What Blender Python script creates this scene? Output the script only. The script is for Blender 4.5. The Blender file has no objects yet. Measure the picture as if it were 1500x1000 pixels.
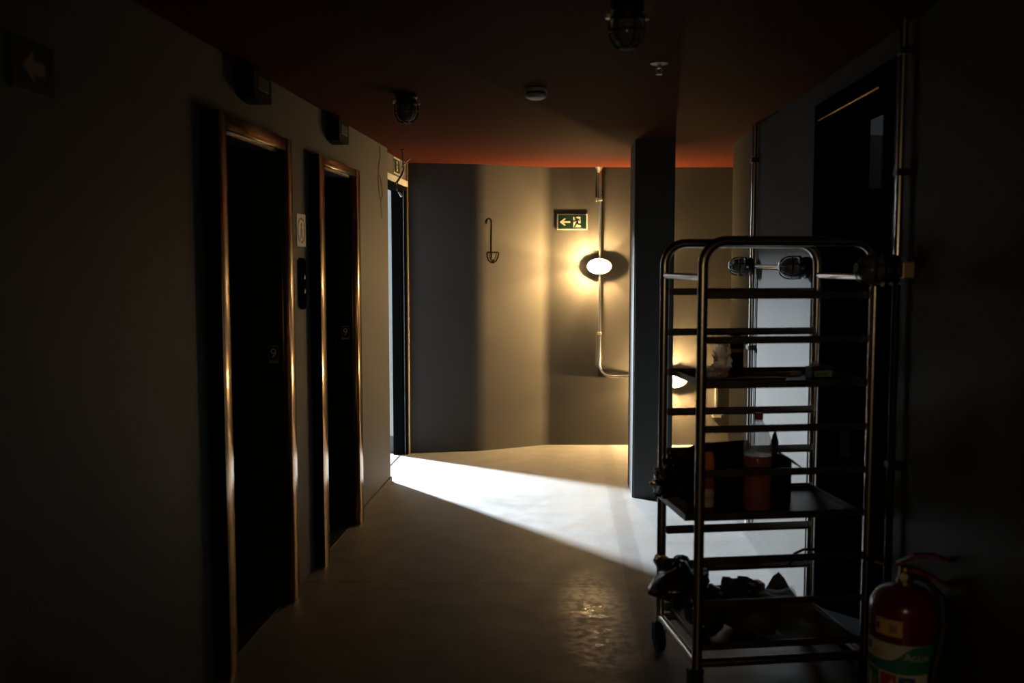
import bpy, bmesh, math, random
from mathutils import Vector, Matrix
rnd = random.Random(7)
PI = math.pi
SC = bpy.context.scene
COL = SC.collection

# ------------------------------------------------------------------ camera, world, light, exposure
cam_d = bpy.data.cameras.new('camera'); cam = bpy.data.objects.new('camera', cam_d); COL.objects.link(cam)
cam_d.lens = 34.99; cam_d.sensor_width = 36.0; cam_d.clip_start = 0.05
cam.location = (0, 0, 1.6)
cam.rotation_euler = (PI/2 - math.atan(117/1458), 0, 0)
cam_d.dof.use_dof = True; cam_d.dof.focus_distance = 6.3; cam_d.dof.aperture_fstop = 2.2
SC.cycles.diffuse_bounces = 1
SC.camera = cam

w = bpy.data.worlds.new('world'); SC.world = w; w.use_nodes = True
w.node_tree.nodes['Background'].inputs[0].default_value = (.55, .7, 1, 1)
w.node_tree.nodes['Background'].inputs[1].default_value = 0.0

def area(name, loc, target, sx, sy, power, col, spread=180):
    d = bpy.data.lights.new(name, 'AREA'); d.shape = 'RECTANGLE'; d.size = sx; d.size_y = sy
    d.energy = power; d.color = col; d.spread = math.radians(spread)
    o = bpy.data.objects.new(name, d); COL.objects.link(o); o.location = loc
    o.rotation_euler = (Vector(target) - Vector(loc)).to_track_quat('-Z', 'Y').to_euler()
    return o
area('stairwell_daylight', (-2.46, 9.22, 2.72), (1.2, 5.2, 0.8), .15, .50, 2800, (.80, .91, 1.0))
area('side_room_fill', (2.15, 4.35, 2.36), (1.8, 5.2, 2.3), .25, .25, .30, (.85, .95, 1.0))  # added fill light for the side room's pale wall, no window there
def point(name, loc, r, power, col):
    d = bpy.data.lights.new(name, 'POINT'); d.shadow_soft_size = r; d.energy = power; d.color = col
    o = bpy.data.objects.new(name, d); COL.objects.link(o); o.location = loc; return o
point('corridor_lamp_behind', (-.15, -1.45, 1.55),   .06, 24, (1.0, .70, .36))
LAMP_STRENGTH = 86000
SC.view_settings.view_transform = 'Standard'; SC.view_settings.look = 'None'
SC.view_settings.exposure = 0.0; SC.view_settings.gamma = 1.0; SC.view_settings.use_curve_mapping = False

# ------------------------------------------------------------------ materials
def mat(name, col, rough=.5, metal=0., noise=None, bump=None, spec=None, coat=0., alpha_mix=None, emit=None, rough_noise=None, trans=None):
    m = bpy.data.materials.new(name); m.use_nodes = True
    nt = m.node_tree; b = nt.nodes['Principled BSDF']
    c4 = (*col, 1)
    b.inputs['Base Color'].default_value = c4
    b.inputs['Roughness'].default_value = rough; b.inputs['Metallic'].default_value = metal
    if spec is not None: b.inputs['Specular IOR Level'].default_value = spec
    if coat: b.inputs['Coat Weight'].default_value = coat; b.inputs['Coat Roughness'].default_value = .08
    tc = None
    def coord():
        nonlocal tc
        if tc is None: tc = nt.nodes.new('ShaderNodeTexCoord')
        return tc.outputs['Object']
    if noise:
        scale, amt = noise
        n = nt.nodes.new('ShaderNodeTexNoise'); n.inputs['Scale'].default_value = scale; n.inputs['Detail'].default_value = 5
        nt.links.new(coord(), n.inputs['Vector'])
        r = nt.nodes.new('ShaderNodeValToRGB')
        r.color_ramp.elements[0].position = .3; r.color_ramp.elements[1].position = .7
        r.color_ramp.elements[0].color = (*[max(0, c*(1-amt)) for c in col], 1)
        r.color_ramp.elements[1].color = (*[min(1, c*(1+amt)) for c in col], 1)
        nt.links.new(n.outputs['Fac'], r.inputs['Fac']); nt.links.new(r.outputs['Color'], b.inputs['Base Color'])
    if rough_noise:
        scale, lo, hi = rough_noise
        n = nt.nodes.new('ShaderNodeTexNoise'); n.inputs['Scale'].default_value = scale; n.inputs['Detail'].default_value = 4
        nt.links.new(coord(), n.inputs['Vector'])
        mr = nt.nodes.new('ShaderNodeMapRange'); mr.inputs[1].default_value = .3; mr.inputs[2].default_value = .7
        mr.inputs[3].default_value = lo; mr.inputs[4].default_value = hi
        nt.links.new(n.outputs['Fac'], mr.inputs[0]); nt.links.new(mr.outputs[0], b.inputs['Roughness'])
    if bump:
        scale, st = bump
        n = nt.nodes.new('ShaderNodeTexNoise'); n.inputs['Scale'].default_value = scale; n.inputs['Detail'].default_value = 4
        nt.links.new(coord(), n.inputs['Vector'])
        bp = nt.nodes.new('ShaderNodeBump'); bp.inputs['Strength'].default_value = st; bp.inputs['Distance'].default_value = .01
        nt.links.new(n.outputs['Fac'], bp.inputs['Height']); nt.links.new(bp.outputs['Normal'], b.inputs['Normal'])
    if emit:
        b.inputs['Emission Color'].default_value = (*emit[0], 1); b.inputs['Emission Strength'].default_value = emit[1]
    if alpha_mix is not None:   # clear plastic or glass shell: coloured see-through plus a glossy skin
        tcol, tmix = alpha_mix
        t = nt.nodes.new('ShaderNodeBsdfTransparent'); t.inputs[0].default_value = (*tcol, 1)
        mx = nt.nodes.new('ShaderNodeMixShader'); mx.inputs[0].default_value = tmix
        out = nt.nodes['Material Output']
        surf = b.outputs[0]
        if trans:                # light glowing through the stuff from behind
            tl = nt.nodes.new('ShaderNodeBsdfTranslucent'); tl.inputs[0].default_value = (*trans[0], 1)
            m2 = nt.nodes.new('ShaderNodeMixShader'); m2.inputs[0].default_value = trans[1]
            nt.links.new(b.outputs[0], m2.inputs[1]); nt.links.new(tl.outputs[0], m2.inputs[2]); surf = m2.outputs[0]
        nt.links.new(t.outputs[0], mx.inputs[1]); nt.links.new(surf, mx.inputs[2]); nt.links.new(mx.outputs[0], out.inputs[0])
    return m

M_wall = mat('wall_paint', (.045, .0428, .0388), .62, spec=.11, noise=(2.2, .06), bump=(160, .12))
M_white = mat('stairwell_paint', (.06, .062, .062), .7, noise=(2, .04))
M_pier = mat('pier_paint', (.62, .64, .63), .6)
M_skirt = mat('grey_skirting', (.16, .15, .16), .6)
M_ceil = mat('red_ceiling_paint', (.033, .0082, .0044), .65, spec=.01, noise=(1.5, .08), bump=(120, .08))
M_col = mat('column_paint', (.060, .062, .061), .6, spec=.08, noise=(3, .05), bump=(150, .1))
M_bronze = mat('bronze_metal', (.36, .23, .13), .16, 1., noise=(5, .12), bump=(60, .03))
M_edge = mat('corner_bead_metal', (.62, .48, .30), .4, .8)
M_dark = mat('dark_steel', (.016, .016, .018), .4, .2, spec=.15)
M_black = mat('black_frame_paint', (.0035, .0038, .0042), .6, spec=0.)
M_blackmat = mat('black_plastic', (.006, .006, .006), .7, spec=.02, noise=(8, .3))
M_steel = mat('brushed_steel', (.52, .47, .42), .27, 1., noise=(9, .12), bump=(90, .04))
M_rail = mat('rail_steel', (.20, .18, .16), .42, 1., noise=(12, .2))
M_tray = mat('dark_tray', (.10, .095, .09), .45, .8, noise=(9, .25), bump=(40, .1))
M_chrome = mat('conduit_steel', (.68, .66, .62), .22, 1., noise=(20, .08))
M_iron = mat('cast_iron_black', (.018, .018, .018), .42, .4)
M_bolt = mat('zinc_bolt', (.6, .57, .5), .35, 1.)
M_glass_off = mat('lamp_glass', (.20, .21, .20), .06, noise=(14, .2), alpha_mix=((.35, .37, .36), .55))
M_bulb = mat('lit_bulb', (1, .8, .5), .5, emit=((1, .66, .30), LAMP_STRENGTH))
M_glass_on = mat('lit_lamp_glass', (1, .9, .7), .3, emit=((1, .86, .62), 8.), alpha_mix=((1, .95, .85), .45))
M_whiteplastic = mat('white_plastic', (.34, .33, .30), .4)
M_cream = mat('cream_print', (.24, .228, .178), .5, spec=.2)
M_green = mat('sign_green', (.0016, .0100, .0066), .5, spec=.1)
M_paper = mat('paper', (.70, .64, .52), .7)
M_redprint = mat('red_print', (.55, .10, .04), .6)
M_greyprint = mat('grey_print', (.30, .24, .20), .6)
M_greenprint = mat('green_print', (.16, .34, .08), .6)
M_red = mat('extinguisher_red', (.14, .0045, .007), .25, coat=.3)
M_labelwhite = mat('label_white', (.62, .60, .54), .5)
M_labelgreen = mat('label_green', (.01, .20, .12), .5)
M_labelred = mat('label_red', (.42, .05, .035), .5)
M_labelblue = mat('label_blue', (.02, .06, .22), .5)
M_yellow = mat('label_yellow', (.75, .55, .10), .5)
M_peach = mat('label_peach', (.75, .42, .22), .5)
M_rubber = mat('black_rubber', (.015, .015, .015), .55)
M_brass = mat('brass', (.75, .52, .22), .32, 1.)
M_wire = mat('dark_wire', (.012, .008, .005), .7, spec=.1)
M_ink = mat('wall_ink', (.007, .005, .003), .8, spec=0.)
M_pet = mat('clear_plastic', (.75, .78, .78), .08, bump=(30, .25), alpha_mix=((.96, .97, .97), .34), trans=((.9, .9, .9), .6))
M_juice = mat('red_drink', (.60, .028, .014), .2, alpha_mix=((.70, .05, .02), .85), trans=((.85, .05, .02), .25))
M_redcap = mat('red_cap', (.45, .03, .02), .4)
M_amber = mat('amber_glass', (.80, .38, .12), .1, alpha_mix=((.97, .60, .26), .7), trans=((1., .45, .13), .9))
M_tissue = mat('tissue_plastic', (.78, .62, .50), .5, bump=(50, .3), alpha_mix=((.8, .7, .6), .92), trans=((.92, .76, .62), .9))
M_wood = mat('stick_wood', (.50, .30, .12), .6, noise=(20, .2))
M_mint = mat('mint_label', (.30, .52, .40), .5)
M_darkgreen = mat('dark_green', (.02, .06, .045), .5)
M_bag = mat('dark_bag_film', (.022, .025, .018), .24, noise=(6, .4), bump=(24, .5))
M_olive = mat('olive_bag_cloth', (.05, .047, .028), .6, noise=(9, .3), bump=(20, .4))
M_card = mat('paper_sheet', (.15, .135, .115), .7, noise=(7, .12))
M_brown = mat('brown_cupboard', (.07, .035, .022), .6)

# concrete floor: mottled, a gloss patch for the lamp's reflection, cement repair strips and a saw-cut joint
M_floor = mat('concrete_floor', (.46, .44, .42), .5)
nt = M_floor.node_tree; B = nt.nodes['Principled BSDF']
def N(t, **k):
    n = nt.nodes.new(t)
    for a, v in k.items(): setattr(n, a, v)
    return n
def lk(a, b): nt.links.new(a, b)
tc = N('ShaderNodeTexCoord'); sep = N('ShaderNodeSeparateXYZ'); lk(tc.outputs['Object'], sep.inputs[0])
def noise(scale, detail=5):
    n = N('ShaderNodeTexNoise'); n.inputs['Scale'].default_value = scale; n.inputs['Detail'].default_value = detail
    lk(tc.outputs['Object'], n.inputs['Vector']); return n.outputs['Fac']
def math_(op, a, b=None):
    n = N('ShaderNodeMath', operation=op)
    for i, v in enumerate((a, b)):
        if v is None: continue
        if isinstance(v, (int, float)): n.inputs[i].default_value = v
        else: lk(v, n.inputs[i])
    return n.outputs[0]
def ramp(v, lo, hi, a, b):
    n = N('ShaderNodeMapRange'); lk(v, n.inputs[0])
    for i, q in enumerate((lo, hi, a, b)): n.inputs[i+1].default_value = q
    return n.outputs[0]
big = noise(1.3); fine = noise(22); mid = noise(5.5)
shade = math_('ADD', ramp(big, .3, .7, .92, 1.06), ramp(fine, .3, .7, -.05, .05))
# strip parallel to the right wall: x - .058*Y in a band
xs = math_('SUBTRACT', sep.outputs[0], math_('MULTIPLY', sep.outputs[1], .050))
wob = math_('ADD', xs, ramp(mid, 0, 1, -.012, .012))
s1 = math_('MULTIPLY', math_('GREATER_THAN', wob, .327), math_('LESS_THAN', wob, .432))
s2 = math_('GREATER_THAN', wob, 1.085)
strips = math_('MAXIMUM', s1, s2)
yj = math_('ADD', sep.outputs[1], math_('MULTIPLY', sep.outputs[0], .03))
joint = math_('MULTIPLY', math_('GREATER_THAN', math_('ADD', yj, ramp(mid, 0, 1, -.01, .01)), 4.845), math_('LESS_THAN', math_('ADD', yj, ramp(mid, 0, 1, -.01, .01)), 4.857))
shade = math_('MULTIPLY', shade, math_('SUBTRACT', 1.0, math_('MULTIPLY', strips, .27)))
shade = math_('MULTIPLY', shade, math_('SUBTRACT', 1.0, math_('MULTIPLY', joint, .5)))
mixc = N('ShaderNodeMix', data_type='RGBA'); mixc.blend_type = 'MULTIPLY'; mixc.inputs[0].default_value = 1
mixc.inputs[6].default_value = (.110, .107, .102, 1)
comb = N('ShaderNodeCombineColor'); [lk(shade, comb.inputs[i]) for i in range(3)]
lk(comb.outputs[0], mixc.inputs[7]); lk(mixc.outputs[2], B.inputs['Base Color'])
# polished patch, its gloss raised where the lamp's reflection falls
px_ = math_('DIVIDE', math_('SUBTRACT', sep.outputs[0], .375), .15)
py_ = math_('DIVIDE', math_('SUBTRACT', sep.outputs[1], 4.36), .62)
rad = math_('ADD', math_('MULTIPLY', px_, px_), math_('MULTIPLY', py_, py_))
lamp_gloss = math_('MULTIPLY', ramp(rad, .0, 1.5, 1.0, 0.0), ramp(noise(24, 7), .40, .62, 0.0, 1.0))
lk(math_('SUBTRACT', ramp(mid, .36, .64, .42, .58), math_('MULTIPLY', lamp_gloss, .24)), B.inputs['Roughness'])
lk(math_('ADD', math_('MULTIPLY', lamp_gloss, 2.2), .30), B.inputs['Specular IOR Level'])
bp = N('ShaderNodeBump'); bp.inputs['Strength'].default_value = .2; bp.inputs['Distance'].default_value = .01
hh = math_('ADD', math_('MULTIPLY', mid, .35), math_('MULTIPLY', fine, .45))
lk(hh, bp.inputs['Height']); lk(bp.outputs['Normal'], B.inputs['Normal'])

# ------------------------------------------------------------------ mesh helpers
def NB(): return bmesh.new()
def box(bm, x0, x1, y0, y1, z0, z1, bevel=0.):
    vs = [bm.verts.new((x, y, z)) for z in (z0, z1) for y in (y0, y1) for x in (x0, x1)]
    f = [(0,2,3,1), (4,5,7,6), (0,1,5,4), (2,6,7,3), (0,4,6,2), (1,3,7,5)]
    fs = [bm.faces.new([vs[i] for i in q]) for q in f]
    if bevel:
        es = {e for q in fs for e in q.edges}
        bmesh.ops.bevel(bm, geom=list(es), offset=bevel, segments=2, affect='EDGES', profile=.5)
    return bm
def prism(bm, pts, z0, z1):
    n = len(pts)
    a = [bm.verts.new((x, y, z0)) for x, y in pts]; b = [bm.verts.new((x, y, z1)) for x, y in pts]
    bm.faces.new(a[::-1]); bm.faces.new(b)
    for i in range(n): bm.faces.new([a[i], a[(i+1) % n], b[(i+1) % n], b[i]])
    return bm
def flat(bm, pts, y0, y1):    # polygon in local XZ, extruded along Y
    n = len(pts)
    a = [bm.verts.new((x, y0, z)) for x, z in pts]; b = [bm.verts.new((x, y1, z)) for x, z in pts]
    bm.faces.new(a); bm.faces.new(b[::-1])
    for i in range(n): bm.faces.new([a[i], b[i], b[(i+1) % n], a[(i+1) % n]])
    return bm
def tube(bm, path, r, seg=10, closed=False, caps=True):
    P = [Vector(p) for p in path]; n = len(P); rings = []
    rr = r if isinstance(r, (list, tuple)) else [r]*n
    up = None
    for i in range(n):
        if closed: t = (P[(i+1) % n] - P[i-1]).normalized()
        else: t = (P[min(i+1, n-1)] - P[max(i-1, 0)]).normalized()
        if up is None:
            up = Vector((0, 0, 1)) if abs(t.z) < .9 else Vector((1, 0, 0))
        up = (up - t*up.dot(t)).normalized(); s = t.cross(up)
        rings.append([bm.verts.new(P[i] + (up*math.cos(2*PI*k/seg) + s*math.sin(2*PI*k/seg))*rr[i]) for k in range(seg)])
    m = n if closed else n-1
    for i in range(m):
        a, b = rings[i], rings[(i+1) % n]
        for k in range(seg): bm.faces.new([a[k], a[(k+1) % seg], b[(k+1) % seg], b[k]])
    if caps and not closed:
        bm.faces.new(rings[0][::-1]); bm.faces.new(rings[-1])
    return bm
def lathe(bm, prof, seg=20, axis='Z', c=(0, 0, 0), sx=1., sy=1.):
    rings = []
    for r, h in prof:
        ring = []
        for k in range(seg):
            a = 2*PI*k/seg; u, v = max(r, 1e-4)*math.cos(a)*sx, max(r, 1e-4)*math.sin(a)*sy
            p = (u, v, h) if axis == 'Z' else ((u, -h, v) if axis == '-Y' else (h, u, v))
            ring.append(bm.verts.new((p[0]+c[0], p[1]+c[1], p[2]+c[2])))
        rings.append(ring)
    for a, b in zip(rings, rings[1:]):
        for k in range(seg): bm.faces.new([a[k], a[(k+1) % seg], b[(k+1) % seg], b[k]])
    bm.faces.new(rings[0][::-1]); bm.faces.new(rings[-1])
    return bm
def arc(cx, cy, r, a0, a1, n=8): return [(cx + r*math.cos(a0+(a1-a0)*i/n), cy + r*math.sin(a0+(a1-a0)*i/n)) for i in range(n+1)]
def obj(name, bm, m, parent=None, smooth=False, loc=None):
    bmesh.ops.recalc_face_normals(bm, faces=bm.faces)
    me = bpy.data.meshes.new(name); bm.to_mesh(me); bm.free()
    if smooth:
        for p in me.polygons: p.use_smooth = True
        me.set_sharp_from_angle(angle=math.radians(40))
    me.materials.append(m)
    o = bpy.data.objects.new(name, me); COL.objects.link(o)
    if parent: o.parent = parent
    if loc: o.location = loc
    return o
def thing(name, label, cat, loc=(0, 0, 0), rot=(0, 0, 0), group=None):
    o = bpy.data.objects.new(name, None); COL.objects.link(o); o.empty_display_size = .05
    o.location = loc; o.rotation_euler = rot if isinstance(rot, (tuple, list)) else (0, 0, rot)
    return tag(o, label, cat, group)
def tag(o, label, cat, group=None):
    o['label'] = label; o['category'] = cat
    if group: o['group'] = group
    return o
def struct(name, bm, m, parent=None, smooth=False):
    o = obj(name, bm, m, parent, smooth)
    if parent is None: o['kind'] = 'structure'
    return o
def copy_thing(root, loc, rot, label):
    r = root.copy(); COL.objects.link(r); r.location = loc; r.rotation_euler = rot; r['label'] = label
    for ch in list(root.children):
        c = ch.copy(); COL.objects.link(c); c.parent = r
        for g in ch.children:
            d = g.copy(); COL.objects.link(d); d.parent = c
    return r
def text_mesh(name, s, size, m, parent, loc, rot, depth=.0008, bend=None):
    cu = bpy.data.curves.new(name, 'FONT'); cu.body = s; cu.size = size; cu.extrude = depth
    cu.align_x = 'CENTER'; cu.align_y = 'CENTER'
    t = bpy.data.objects.new(name, cu); COL.objects.link(t)
    me = bpy.data.meshes.new_from_object(t.evaluated_get(bpy.context.evaluated_depsgraph_get()))
    bpy.data.objects.remove(t)
    me.materials.clear(); me.materials.append(m); me.name = name
    if bend:
        for v in me.vertices: v.co = bend(v.co)
    o = bpy.data.objects.new(name, me); COL.objects.link(o); o.parent = parent; o.location = loc; o.rotation_euler = rot
    return o

# ------------------------------------------------------------------ wall frames (local X along the wall, -Y out of it)
H = 2.405
KL, XL = .0706, -1.396           # left wall surface: x = XL + KL*Y
KR, XR = .050, 1.165             # right wall surface: x = XR + KR*Y
RL = math.atan2(1, KL); RR = math.atan2(-1, -KR)
def on_left(Y, out=0., z=0.):
    n = Vector((1, -KL, 0)).normalized(); return (XL + KL*Y + n.x*out, Y + n.y*out, z)
def on_right(Y, out=0., z=0.):
    n = Vector((-1, KR, 0)).normalized(); return (XR + KR*Y + n.x*out, Y + n.y*out, z)
fl = math.sqrt(1+KL*KL); fr = math.sqrt(1+KR*KR)

# ------------------------------------------------------------------ setting
bm = NB(); prism(bm, [(-4.2, -2.2), (4.2, -2.2), (4.2, 10.4), (-4.2, 10.4)], -.2, 0)
struct('floor', bm, M_floor)
bm = NB()
prism(bm, [(-1.75, -1.6), (2.9, -1.6), (2.9, 9.0), (-.95, 9.0), (-1.0, 7.0)], H, H+.6)
struct('ceiling', bm, M_ceil)

E1 = (3.80, 4.575); E2 = (5.225, 5.965); EZ = 2.10; CA = 7.18     # lift openings, corner
w_l = NB()
def lseg(y0, y1, z0=0., z1=H, d0=0., d1=.45): box(w_l, y0*fl, y1*fl, d0, d1, z0, z1)
lseg(-1.6, E1[0]); lseg(E1[1], E2[0]); lseg(E2[1], CA)
lseg(E1[0], E1[1], EZ, H); lseg(E2[0], E2[1], EZ, H)
lseg(E1[0], E1[1], 0, EZ, .40, .45); lseg(E2[0], E2[1], 0, EZ, .40, .45)
o = struct('wall_left', w_l, M_wall); o.location = (XL, 0, 0); o.rotation_euler.z = RL
# stretch beside the stairwell door, set back 5 cm
DY0, DY1, DZ = 7.20, 8.20, 2.205
w_d = NB()
box(w_d, DY0*fl, 8.27*fl, .05, .16, DZ, H); box(w_d, DY1*fl, 8.27*fl, .05, .16, 0, DZ)
box(w_d, (CA-.02)*fl, DY0*fl, .05, .16, 0, H)
o = struct('wall_doorway', w_d, M_wall); o.location = (XL, 0, 0); o.rotation_euler.z = RL

# far wall: a panel turning away, an angled panel and a straight one, soft plaster corners
F1, F2, F3 = Vector((-.862, 8.25)), Vector((-.267, 8.335)), Vector((.293, 8.62))
def rounded(p0, p1, p2, t, n=8):
    a = p1 + (p0-p1).normalized()*t; b = p1 + (p2-p1).normalized()*t
    return [((1-i/n)**2)*a + 2*(i/n)*(1-i/n)*p1 + (i/n)**2*b for i in range(n+1)]
path = [F1] + rounded(F1, F2, F3, .075) + rounded(F2, F3, Vector((2.75, 8.62)), .05) + [Vector((2.75, 8.62))]
pts = [tuple(p) for p in path] + [(2.75, 8.95), (-.95, 8.95)]
struct('wall_far', prism(NB(), pts, 0, H), M_wall, smooth=True)
struct('wall_recess', box(NB(), 2.75, 2.9, 7.0, 8.95, 0, H), M_wall)

# right wall with a doorway, ending at a free corner
RD0, RD1, RDZ = 3.60, 4.57, 2.285
w_r = NB()
def rseg(y0, y1, z0=0., z1=H, d1=.22): box(w_r, -y1*fr, -y0*fr, 0, d1, z0, z1)
rseg(-1.6, RD0); rseg(RD1, 6.86); rseg(RD0, RD1, RDZ, H)
o = struct('wall_right', w_r, M_wall); o.location = (XR, 0, 0); o.rotation_euler.z = RR
struct('wall_back', box(NB(), -1.8, 2.9, -1.75, -1.6, 0, H), M_wall)
# dim room beyond the right doorway
bm = NB(); box(bm, 2.6, 2.75, 2.4, 6.86, 0, H); box(bm, 1.56, 2.75, 2.3, 2.4, 0, H); box(bm, 1.60, 2.9, 6.74, 6.86, 0, H)
box(bm, 1.60, 2.6, 5.2, 5.3, 0, H); struct('wall_side_room', bm, M_pier)
# stairwell beyond the left door: pale walls, an opening for daylight high in its corner
bm = NB()
box(bm, -2.55, -1.32, 6.55, 6.7, 0, 3.2)
box(bm, -2.75, -2.55, 6.55, 9.0, 0, 3.2); box(bm, -2.75, -2.55, 9.0, 9.5, 0, 2.35); box(bm, -2.75, -2.55, 9.0, 9.5, 3.1, 3.2)
box(bm, -2.75, -1.05, 9.5, 9.65, 0, 3.2)
box(bm, -1.32, -1.25, 6.55, 7.1, 0, 3.2)
box(bm, -2.75, -.95, 6.55, 9.65, 3.2, 3.3)
box(bm, -1.34, -1.0, 6.9, 8.3, 2.41, 3.2)
struct('wall_stairwell', bm, M_white)
bm = NB(); box(bm, -1.09, -.965, 8.275, 9.5, .14, 3.2)
struct('wall_pier', bm, M_pier)
struct('baseboard_pier', box(NB(), -1.095, -.963, 8.268, 9.5, 0, .14), M_skirt)

# column
bm = prism(NB(), [(.816, 6.66), (1.068, 6.575), (1.150, 7.12), (.839, 7.12)], 0, H)
bmesh.ops.bevel(bm, geom=[e for e in bm.edges if abs(e.verts[0].co.z-e.verts[1].co.z) > 1], offset=.008, segments=2, affect='EDGES')
struct('column', bm, M_col)

# low mortar skirting along the foot of the left wall, corner bead by the door
bm = NB(); box(bm, 6.07*fl, CA*fl, -.012, 0, 0, .035); o = struct('baseboard_left', bm, M_wall); o.location = (XL, 0, 0); o.rotation_euler.z = RL
bm = tube(NB(), [(-.862, 8.238, .0), (-.862, 8.238, H)], .010, 8); struct('trim_1', bm, M_edge, smooth=True)

# ------------------------------------------------------------------ lift doorways on the left wall
def lift(y0, y1, o0, o1, zi, zo, label, digit_label):
    t = thing('lift_doorway', label, 'lift', on_left(y0), RL, 'lift doorways')
    L = (y1-y0)*fl; a = (o0-y0)*fl; b = (o1-y0)*fl      # 0..L outer casing, a..b opening
    P = .053
    def jamb(x0, x1, inner):
        return obj('jamb_casing', box(NB(), x0, x1, -P, .02, 0, zo, .003), M_bronze, t, True)
    jamb(.004, a, True); jamb(b, L, False)
    bm = NB(); box(bm, 0, .0038, -P+.001, .0, 0, zo); obj('casing_return', bm, M_black, t)  # black plate on the casing's unlit side, its shade put in as colour
    obj('head_casing', box(NB(), a-.002, b+.002, -P+.002, .02, zi, zo-.001, .003), M_bronze, t, True)
    # dark lining of the opening
    for nm, x0, x1 in (('reveal', a-.001, a+.012), ('reveal', b-.012, b+.001)):
        obj(nm, box(NB(), x0, x1, -.02, .36, 0, zi), M_dark, t)
    obj('soffit', box(NB(), a+.012, b-.012, -.02, .36, zi-.012, zi), M_dark, t)
    mid = (a+b)/2
    for x0, x1 in ((a+.013, mid-.002), (mid+.002, b-.013)):
        obj('door_panel', box(NB(), x0, x1, .26, .29, .015, zi-.013, .003), M_dark, t)
    obj('sill', box(NB(), a+.013, b-.013, .0, .26, 0, .008), M_dark, t)
    # floor number on the far reveal, facing back down the corridor
    pl = obj('number_plate', box(NB(), b-.0165, b-.012, .0, .045, 1.135, 1.215, .001), M_dark, t)
    fr_ = NB()
    for q in ((.0, .045, 1.211, 1.215), (.0, .045, 1.135, 1.147), (.0, .002, 1.147, 1.211), (.043, .045, 1.147, 1.211)):
        box(fr_, b-.0178, b-.0162, *q)
    obj('plate_border', fr_, M_greyprint, pl)
    text_mesh('numeral', '9', .062, M_paper, pl, (b-.0172, .0225, 1.178), (PI/2, 0, -PI/2))
    return t
lift(3.715, 4.652, E1[0], E1[1], EZ, 2.158, 'nearer bronze-framed lift doorway, left of the round-symbol notice', '')
lift(5.118, 6.055, E2[0], E2[1], EZ, 2.146, 'farther bronze-framed lift doorway, nearest the lit corner', '')

def indicator(Y, z, label):
    t = thing('lift_indicator', label, 'indicator', on_left(Y, 0, z), RL, 'lift indicator boxes')
    L = .225; D = .071
    bm = NB(); n = 8
    prof = [(-L/2, .062), (-L/2, -.058)] + [(-L/2 + L*i/n, -.058 - .012*math.sin(PI*i/n)) for i in range(1, n)] + [(L/2, -.058), (L/2, .062)]
    flat(bm, prof, -D, 0); obj('housing', bm, M_blackmat, t)
    obj('display_window', box(NB(), -.07, .07, -D-.003, -D+.001, -.02, .032, .001), M_dark, t)
    return t
indicator(4.19, 2.322, 'black box above the nearer lift doorway')
indicator(5.595, 2.318, 'black box above the farther lift doorway')

# ------------------------------------------------------------------ things on the left wall
t = thing('lift_notice', 'white notice with red ring symbol between the two lift doorways', 'notice', on_left(4.957, 0, 1.754), RL)
obj('sheet', box(NB(), -.076, .076, -.003, 0, -.08, .08), M_paper, t)
bm = NB(); R0, R1 = .064, .053
for i in range(28):
    a0, a1 = 2*PI*i/28, 2*PI*(i+1)/28
    if i in (19, 20, 3): continue
    flat(bm, [(R1*math.cos(a0), R1*math.sin(a0)), (R0*math.cos(a0), R0*math.sin(a0)), (R0*math.cos(a1), R0*math.sin(a1)), (R1*math.cos(a1), R1*math.sin(a1))], -.0042, -.003)
obj('red_ring', bm, M_redprint, t)
bm = NB(); flat(bm, arc(.002, .026, .014, 0, 2*PI, 12)[:-1], -.0042, -.003); obj('green_dot', bm, M_greenprint, t)
bm = NB(); flat(bm, [(-.02, -.04), (-.012, .004), (-.022, .0), (-.012, .012), (.014, .012), (.024, -.006), (.014, .002), (.018, -.04), (.004, -.04), (0, -.014), (-.006, -.04)], -.0042, -.003)
obj('figure_symbol', bm, M_greyprint, t)

t = thing('call_panel', 'tall narrow black lift call panel below the red-ring notice', 'call panel', on_left(4.948, 0, 1.49), RL)
bm = NB(); pts = arc(0, .105, .022, 0, PI, 8) + arc(0, -.105, .022, PI, 2*PI, 8)
flat(bm, [(x*2.0, z) for x, z in pts], -.014, 0); obj('plate', bm, M_black, t)
for z in (.035, -.035): obj('button', lathe(NB(), [(.014, .014), (.014, .018), (.011, .020)], 14, '-Y', (0, 0, z)), M_dark, t, True)

t = thing('exit_sign', 'dim dark direction sign on the left wall close to the camera', 'sign', on_left(2.56, 0, 2.088), RL)
obj('board', box(NB(), -.10, .10, -.008, 0, -.065, .065, .002), M_green, t)
bm = NB(); flat(bm, [(-.055, 0), (.0, .042), (.0, .016), (.05, .016), (.05, -.016), (.0, -.016), (.0, -.042)], -.0095, -.008); obj('arrow', bm, M_brown, t)

t = thing('loose_wire', 'thin wire looping down the left wall beside its far corner', 'wire', on_left(6.88, 0, 0), RL)
bm = tube(NB(), [(0, -.006, 2.39), (.005, -.008, 2.33), (-.06, -.010, 2.24), (-.08, -.010, 2.16), (-.06, -.012, 2.06), (0, -.010, 2.02), (.06, -.010, 2.05), (.05, -.008, 2.12), (-.02, -.008, 2.19)], .0025, 5)
obj('strand', bm, M_wire, t, True)
bm = tube(NB(), [(0, -.010, 2.02), (.01, -.008, 1.98), (.06, -.006, 1.90)], .002, 5); obj('strand_tail', bm, M_wire, t, True)

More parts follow.
